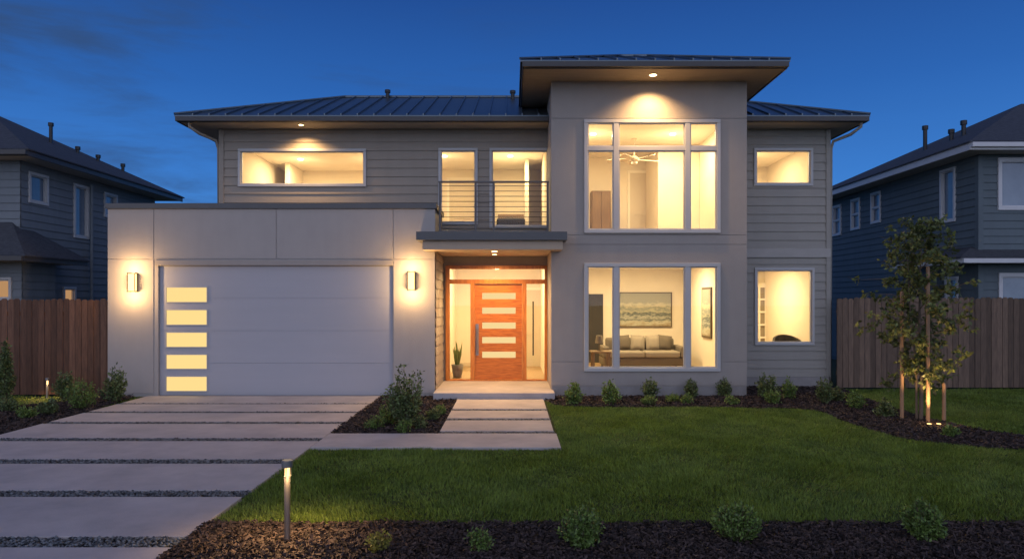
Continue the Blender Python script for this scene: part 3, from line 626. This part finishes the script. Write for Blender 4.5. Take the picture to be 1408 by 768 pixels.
idoor(PX(618,5.4),PX(618,5.4)+.8,5.4,3.45,5.45,M['doorin'])
part('partition_wall',MB().box(PX(668,3.6),PX(668,3.6)+.12,2.6,5.39,3.451,5.745),M['wallin'],house)
part('partition_wall',MB().box(PX(722,3.9),PX(722,3.9)+.1,3.9,5.39,3.451,5.745),M['wallin'],house)
part('partition_wall',MB().box(PX(1092,3.5),PX(1092,3.5)+.1,3.4,4.99,3.451,5.745),M['wallin'],house)
# french door in the lower right room
xa,xb=PX(1044,5.1)-.25,PX(1059,5.1); hs_=[]
wd_=(xb-xa-.28)/2
for i in range(2):
    for j in range(5): hs_.append((xa+.1+i*(wd_+.05),xa+.1+i*(wd_+.05)+wd_,.62+j*.36,.62+j*.36+.31))
b=MB(); wall(b,fr(5.12),xa,xb,.31,2.5,hs_,.05); fd=part('interior_door',b,M['ceilin'],house)
part('door_pane',MB().quad((xa+.02,5.175,.4),(xb-.02,5.175,.4),(xb-.02,5.175,2.45),(xa+.02,5.175,2.45)),M['dullpane'],fd)
part('partition_wall',MB().box(PX(1094,4.2),PX(1094,4.2)+.1,4.0,5.19,.301,2.855),M['wallin'],house)
ch=thing('lounge_chair','dark curved lounge chair behind the lower right window','chair',(PX(1083,2.6),2.7,.3))
cx=PX(1083,2.7); b=MB(); pts=[]
for i in range(13):
    a=math.pi*i/12; x_=cx+.36*math.cos(a); y_=2.7+.3*math.sin(a); top=.98+.17*math.sin(a)
    pts+=[(x_,y_,.62),(x_,y_,top),(cx+.31*math.cos(a),2.7+.25*math.sin(a),top),(cx+.31*math.cos(a),2.7+.25*math.sin(a),.62)]
fs=[(4*i+k,4*i+(k+1)%4,4*i+4+(k+1)%4,4*i+4+k) for i in range(12) for k in range(4)]+[(0,1,2,3),(48,49,50,51)]
b.add(pts,fs); part('backrest',b,M['darkfab'],ch)
part('seat',MB().box(cx-.3,cx+.3,2.4,2.93,.6,.76),M['darkfab'],ch,bevel=.05)
for sx in (-.26,.26):
    for sy in (2.45,2.88): part('leg',MB().tube([(cx+sx,sy,.3),(cx+sx*.8,sy,.61)],.018,8),M['black'],ch)
idoor(PX(722,5.2)-.1,PX(722,5.2)+.75,5.2,.14,2.3,M['doorin'])
xx=PX(629,2.3)
pl=thing('potted_snake_plant','snake plant in a grey pot behind the left sidelight of the front door','plant',(xx,2.3,.14))
part('pot',MB().lathe(xx,2.3,[(.10,.14),(.15,.46),(.135,.46),(.13,.40)],20),M['pot'],pl,smooth=True)
b=MB()
for k in range(15):
    a=rng.uniform(0,6.28); r_=rng.uniform(0,.08); h=rng.uniform(.35,.66); w_=.035; lx=rng.normal(0,.05)+math.cos(a)*.06; ly=rng.normal(0,.04); bx=xx+math.cos(a)*r_; by=2.3+math.sin(a)*r_; t_=rng.uniform(0,3.1)
    c,s_=math.cos(t_)*w_,math.sin(t_)*w_*.5
    b.add([(bx-c*.6,by-s_,.40),(bx+c*.6,by+s_,.40),(bx+lx*.5+c,by+ly*.5+s_,.40+h*.5),(bx+lx,by+ly,.40+h),(bx+lx*.5-c,by+ly*.5-s_,.40+h*.5)],[(0,1,2,3,4)])
part('foliage',b,M['leaf2'],pl)
# ================================================================= NEIGHBOURS
nl=thing('neighbour_house','grey blue sided two storey house beyond the red brown fence on the left','house',(-14,4,0))
b=MB(); XN=-11.3; fE_=fE(XN)
def dn(X_,px): return abs(X_)*F/abs(px-704)-D0
wl=[]
for a,c,yt,yb2 in ((38,65,234,281),(100,121,252,328),(142,160,266,300)):
    ya,yb_=dn(XN,a),dn(XN,c); m_=(ya+yb_)/2; wl.append((ya,yb_,PZ(yb2,m_),min(5.02,PZ(yt,m_))))
wlow=[(2.95,3.45,1.7,2.35)]
wall(b,fE_,1.5,7.4,0,5.25,wl+wlow,.15,.005); wall(b,fr(1.5),-20,XN-.16,0,5.249,[],.15,.0); b.box(-20,XN-.16,7.25,7.4,0,5.24); part('wall',b,M['n_left'],nl)
part('lap_siding',siding(siding(MB(),fE_,1.5,7.4,.1,5.24,wl+wlow,.18),fr(1.5),-20,XN,.1,5.24,[],.18),M['n_left'],nl)
for q in wl: window(nl,fE_,*q,fw=.07,fm=M['winframe'],pane=M['nglass'])
window(nl,fE_,*wlow[0],fw=.06,pane=M['nwarm'])
hip_roof(nl,-20.6,-10.7,.9,8.0,5.2,5.36,.5,M['shingle'],M['fascia'],M['soffit_l'])
lo=(PX(-25,1.2),PX(17,1.2),2.0,PZ(381,1.2))
b=MB(); wall(b,fr(1.2),-17,-11.05,0,2.9,[lo],.15); b.box(-11.2,-11.05,1.36,2.3,0,2.899); part('wall',b,M['n_left'],nl)
part('lap_siding',siding(siding(MB(),fr(1.2),-17,-11.05,.1,2.89,[lo],.18),fE(-11.05),1.2,2.3,.1,2.89,[],.18),M['n_left'],nl)
window(nl,fr(1.2),*lo,fw=.06,pane=M['nwarm'])
hip_roof(nl,-17.5,-10.5,.5,2.7,2.85,3.0,.8,M['shingle'],M['fascia'],M['soffit_l'])
for px_,py_,y_ in ((70,171,4.3),(135,216,5.8),(169,227,6.5),(107,205,5.2)):
    x_=PX(px_,y_); zt2=PZ(py_,y_); zz=5.36+.5*min(abs(x_+10.7),8-y_,y_-.9); zt2=max(zt2,zz+.15); r_=.045; part('vent_pipe',MB().tube([(x_,y_,zz-.1),(x_,y_,zt2-.05)],r_,10).tube([(x_,y_,zt2-.05),(x_,y_,zt2+.04)],r_*1.5,10),M['black'],nl)
part('downspout',MB().tube([(-11.2,4.0,5.1),(-11.2,4.0,.1)],.04,8),M['n_left'],nl)
nr=thing('neighbour_house','dark slate sided two storey house with white eaves beyond the weathered fence on the right','house',(15,5,0))
XR_=11.0; fW_=fW(XR_); wr=[]
for a,c,yt,yb2 in ((1294,1315,228,306),(1198.5,1212,264,307),(1171,1183.5,273,316),(1146,1157.5,282,324)):
    ya,yb_=dn(XR_,c),dn(XR_,a); m_=(ya+yb_)/2; wr.append((ya,yb_,PZ(yb2,m_),min(5.32,PZ(yt,m_))))
wr.append((2.6,3.1,1.9,2.6))
wf=[(PX(1371,1.9),PX(1371,1.9)+1.5,PZ(289,1.9),PZ(214,1.9)-.05),(PX(1372,1.9),PX(1372,1.9)+1.5,1.2,PZ(375,1.9))]
b=MB(); wall(b,fW_,1.9,9.8,0,5.5,wr,.15,.005); wall(b,fr(1.9),XR_+.16,20,0,5.499,wf,.15); b.box(XR_+.16,20,9.65,9.8,0,5.49); part('wall',b,M['n_right'],nr)
part('lap_siding',siding(siding(MB(),fW_,1.9,9.8,.1,5.49,wr,.18),fr(1.9),XR_,20,.1,5.49,wf,.18),M['n_right'],nr)
for q in wr: window(nr,fW_,*q,fw=.07,fm=M['white'],pane=M['nglass'],hs=((q[2]+q[3])/2,) if q[0]>4 else (),mw=.05)
for q in wf: window(nr,fr(1.9),*q,fw=.09,fm=M['white'],pane=M['nglass'])
hip_roof(nr,10.4,20.6,1.3,10.4,5.42,5.62,.47,M['shingle'],M['white'],M['soffit_l'])
hip_roof(nr,10.25,17,1.38,4.2,2.85,3.0,.38,M['shingle'],M['white'],M['soffit_l'])
part('corner_board',MB().box(XR_-.03,XR_+.09,1.86,1.98,.1,5.4),M['n_right'],nr)
for px_,y_,h in ((1272,5.5,.65),(1325,4.0,.35),(1308,4.4,.25)):
    x_=(px_-704)*S(y_) ; zz=5.62+.47*min(x_-10.4,y_-1.3); part('vent_pipe',MB().tube([(x_,y_,zz-.1),(x_,y_,zz+h)],.055,10).tube([(x_,y_,zz+h-.06),(x_,y_,zz+h+.05)],.08,10),M['black'],nr)
# ================================================================= FENCES
def fence(x0,x1,Y,h,m_,label,bw=.14):
    r=thing('wooden_fence',label,'fence',((x0+x1)/2,Y,0)); b=MB(); x=x0
    while x<x1:
        w_=bw-.008; z1=h+random.uniform(-.018,.018); dy=random.uniform(-.009,.009); c=.03; tl=random.uniform(-.004,.004)
        p=[(x,0.03),(x+w_,0.03),(x+w_+tl,z1-c),(x+w_-c+tl,z1),(x+c+tl,z1),(x+tl,z1-c)]
        v=[(a,Y+dy,z) for a,z in p]+[(a,Y+dy+.018,z) for a,z in p]
        b.add(v,[tuple(range(6)),tuple(range(11,5,-1))]+[(i,(i+1)%6,6+(i+1)%6,6+i) for i in range(6)]); x+=bw
    part('fence_boards',b,m_,r)
    for z in (.3,h-.35): part('rail',MB().box(x0,x1,Y+.03,Y+.07,z,z+.09),m_,r)
    x=x0+.1
    while x<x1: part('post',MB().box(x-.045,x+.045,Y+.071,Y+.16,0,h-.02),m_,r); x+=2.4
fence(-14.5,GX0-.01,.15,2.03,M['fenceL'],'red brown board fence running left from the garage wall',.13)
fence(UX1+.05,16,1.3,2.06,M['fenceR'],'weathered brown board fence running right from the house',.125)
# ================================================================= PLANTS
def shrub(px,by,hp,wp,label,m_='leaf',leaf=.045,dens=1,loose=0,el=.48):
    d=H*F/(by-413); x=(px-704)*d/F; y=d-D0; h=hp*d/F; w_=wp*d/F/2
    r=thing('shrub',label,'shrub',(x,y,0)); st=MB(); cs=[]
    ns=max(10,int(26*dens))
    for i in range(ns):
        a=random.uniform(0,6.28); q=math.sqrt(random.uniform(0,1))*random.uniform(.75,1.15); tx=x+math.cos(a)*w_*q; ty=y+math.sin(a)*w_*q; tz=h*(1-.42*min(1,q)*q)*random.uniform(.6,1.12)
        b0=(x+math.cos(a)*w_*.12,y+math.sin(a)*w_*.12,-.01); md=((b0[0]+tx)/2+(tx-x)*.12,(b0[1]+ty)/2,tz*.5)
        st.tube([b0,md,(tx,ty,tz)],[.006,.004,.002],4,False)
        k=int((17+ h*50)*dens**.5)
        for j in range(k):
            u=random.uniform(.12,1)**.8
            if u<.5: p=[b0[c]+(md[c]-b0[c])*u*2 for c in range(3)]
            else: p=[md[c]+((tx,ty,tz)[c]-md[c])*(u-.5)*2 for c in range(3)]
            s_=(.013+.22*leaf)*(1.25-.5*u)
            cs.append([p[0]+random.gauss(0,s_),p[1]+random.gauss(0,s_),max(.015,p[2]+random.gauss(0,s_))])
    part('stem',st,M['stem'],r); v,f_=leaves(np.array(cs),leaf,el,.6); v[:,2]=np.maximum(v[:,2],.01)
    npmesh('foliage',v,f_,M[m_],r)
    return r
SH=[
(789,557,33,24,'upright green shrub at the left end of the bed under the living room window','leaf',.05),
(838,557,34,30,'bushy green shrub second from the left under the living room window','leaf',.05),
(893,549,28,26,'taller green shrub behind a low one under the middle of the living room window','leaf2',.05),
(893,557,14,24,'low mound shrub before a taller one under the middle of the living room window','leaf',.035),
(924,553,11,24,'flat low shrub just left of the round one under the living room window','leaf',.035),
(944,556,15,20,'small round shrub at the lawn edge under the right pane of the living room','leaf',.035),
(950,547,27,20,'upright shrub against the wall behind a small round one under the right pane','leaf2',.05),
(996,546,25,20,'upright shrub against the wall just right of the living room window','leaf2',.05),
(1006,557,14,22,'low round shrub at the lawn edge right of the living room window','leaf',.035),
(1054,549,36,28,'tall loose shrub at the tower right corner of the bed','leaf2',.055),
(1063,556,22,26,'bright shrub in front of the tall loose one at the tower right corner','leaf',.045),
(1084,549,27,22,'shrub under the left half of the lower right window','leaf',.05),
(1133,554,34,26,'tall shrub at the right corner of the house','leaf2',.05),
(1150,552,20,20,'small shrub by the start of the weathered fence','leaf2',.045),
(1176,562,24,28,'spreading shrub in the bed between house corner and young tree','leaf',.05),
(1219,574,24,26,'shrub in the mulch just left of the staked tree','leaf2',.05),
(1306,600,14,22,'small low plant in the mulch at the right foot of the staked tree','leaf',.045),
(521,759,26,30,'sparse yellow green shrub right of the path light in the front bed','leaf3',.035),
(659,759,32,32,'small green shrub second from the left in the front bed','leaf',.03),
(801,752,54,58,'full green shrub in the front bed at the middle of the picture','leaf',.035),
(1012,743,50,64,'full green shrub in the front bed between the middle and the rightmost one','leaf',.035),
(1270,742,52,50,'full green shrub at the right end of the front bed','leaf',.035),
(560,588,82,60,'tall loose shrub, the largest in the bed between driveway and walkway','leaf2',.055),
(516,590,18,26,'low round shrub at the left edge of the bed between driveway and walkway','leaf',.035),
(534,584,28,32,'round shrub left of the tall loose one beside the driveway','leaf',.04),
(556,596,20,22,'low shrub at the front foot of the tall loose one','leaf',.035),
(577,590,20,22,'low shrub at the right foot of the tall loose one','leaf2',.035),
(594,578,18,22,'small shrub beside the walkway slabs','leaf2',.04),
(605,570,13,16,'tiny shrub beside the walkway nearest the porch step','leaf',.035),
(10,566,20,26,'small shrub at the left picture edge in the side bed','leaf2',.045),
(36,575,18,28,'low spreading shrub at the front of the left side bed','leaf',.04),
(68,570,22,28,'low green shrub left of the big round one in the left side bed','leaf2',.045),
(110,563,42,44,'big round light green shrub in the left side bed','leaf',.05),
(157,554,48,38,'tall loose shrub against the left end of the garage wall','leaf2',.06),
(88,550,42,24,'upright thin shrub by the left fence behind the big round one','leaf2',.055),
(6,552,80,20,'tall thin shrub by the left fence at the picture edge','leaf2',.06),
]
for s in SH:
    px,by,hp,wp,lb,m_,lf=s; big=by>700
    shrub(px,by,hp,wp,lb,m_,lf,dens=(2.6 if big and wp>40 else .8 if px==521 else 1.6 if hp>60 else 1.15))
# tree
d=H*F/(578-413); tx=(1266-704)*d/F; ty=d-D0; sc=d/F
tree=thing('young_tree','slender young leafy tree held by wooden stakes in the mulch bed on the right','tree',(tx,ty,0))
tb=MB(); tp=[(tx,ty,-.02),(tx+.02,ty,.8),(tx-.02,ty,1.6),(tx-.01,ty,2.5),(tx+.03,ty,3.30)]
tb.tube(tp,[.034,.028,.022,.013,.004],8)
tb.tube([(tx-.05,ty+.03,0),(tx-.06,ty+.03,.9),(tx-.18,ty,1.9),(tx-.22,ty,2.7)],[.02,.016,.01,.004],7)
cs=[]
def along(pts,u):
    u*=len(pts)-1; i=min(int(u),len(pts)-2); f_=u-i; return [pts[i][c]*(1-f_)+pts[i+1][c]*f_ for c in range(3)]
for i in range(58):
    u=.18+.81*i/58; b0=along(tp,u); a=i*2.4+random.uniform(-.5,.5); zf=(b0[2]-.5)/2.8
    L=.90*(math.sin(math.pi*min(1,max(.1,zf*.78+.16))))**.6*random.choice((.5,.75,1,1.1))*random.uniform(.8,1.05)
    p1=[b0[0]+math.cos(a)*L*.5,b0[1]+math.sin(a)*L*.5,b0[2]+L*.18]; p2=[b0[0]+math.cos(a)*L,b0[1]+math.sin(a)*L,b0[2]+L*random.uniform(-.15,.5)]
    tb.tube([b0,p1,p2],[.008,.005,.002],5,False)
    for j in range(7):
        u2=random.uniform(.2,1); q=along([b0,p1,p2],u2); dr=np.array([random.gauss(0,1) for _ in range(3)]); dr/=np.linalg.norm(dr); l2=random.uniform(.08,.2)
        e_=[q[c]+dr[c]*l2 for c in range(3)]; tb.tube([q,e_],[.003,.0015],4,False)
        for k in range(16):
            w_=random.uniform(.1,1.1); cs.append([q[c]+dr[c]*l2*w_+random.gauss(0,.022) for c in range(3)])
part('trunk',tb,M['bark'],tree); v,f_=leaves(np.array(cs),.082,.55,-.3); npmesh('crown',v,f_,M['treeleaf'],tree)
for px_,yt,yb2,lb in ((1240,400,577,'tall wooden stake on the left side of the young tree'),(1276,366,582,'tallest wooden stake in front of the young tree trunk'),(1298,526,580,'short wooden stake on the right side of the young tree')):
    dd_=H*F/(yb2-413); x_=(px_-704)*dd_/F; y_=dd_-D0; b=MB().tube([(x_,y_,-.05),(x_,y_,H+(413-yt)*dd_/F-.03),(x_,y_,H+(413-yt)*dd_/F)],[.03,.028,.018],10); solo('tree_stake',b,M['stake'],lb,'stake',group=None)
# ================================================================= LIGHT FIXTURES
def bollard(px,by,ty_,r,label,power):
    d=H*F/(by-413); x=(px-704)*d/F; y=d-D0; h=H+(413-ty_)*d/F
    o=thing('path_light',label,'path light',(x,y,0))
    part('post',MB().lathe(x,y,[(r*1.5,0.0),(r*1.5,.012),(r,.014),(r,h-.13)],18),M['steel'],o)
    part('lens',MB().lathe(x,y,[(r*.8,h-.13),(r*.8,h-.055)],18),M['sconceglow'],o)
    part('cap',MB().lathe(x,y,[(r*1.9,h-.055),(r*1.9,h-.004),(r*1.75,h)],24),M['steel'],o)
    for k in range(3):
        a=k*2.094+.5; part('strut',MB().tube([(x+math.cos(a)*r*1.2,y+math.sin(a)*r*1.2,h-.135),(x+math.cos(a)*r*1.2,y+math.sin(a)*r*1.2,h-.054)],.004,6),M['steel'],o)
    for k in range(3):
        a=k*2.094-1.2; lamp('SPOT','path_lamp',(x+math.cos(a)*(r*1.75+.03),y+math.sin(a)*(r*1.75+.03),h-.09),power,size=.03,spot=150,blend=.8)
bollard(395,746,632,.024,'slim steel path light with glowing head in the front mulch bed',22)
bollard(65,548,519,.02,'small glowing path light by the fence in the left side bed',8)
d=H*F/(586-413)
for k,(p,lb) in enumerate(((1275,'small ground spotlight at the foot of the young tree, the left of two'),(1288,'small ground spotlight at the foot of the young tree, the right of two'))):
    x_=(p-704)*d/F; y_=d-D0-.05
    o=thing('ground_spotlight',lb,'spotlight',(x_,y_,0))
    part('housing',MB().lathe(x_,y_,[(.04,0),(.045,.05),(.038,.052)],16),M['black'],o); part('lens',MB().lathe(x_,y_,[(.033,.05),(.03,.058)],16),M['sconceglow'],o)
    lamp('SPOT','ground_spot_lamp',(x_,y_,.08),60,size=.03,spot=95,rot=(math.radians(168),0,0)); lamp('POINT','ground_glow',(x_,y_-.03,.12),1.3,size=.03)
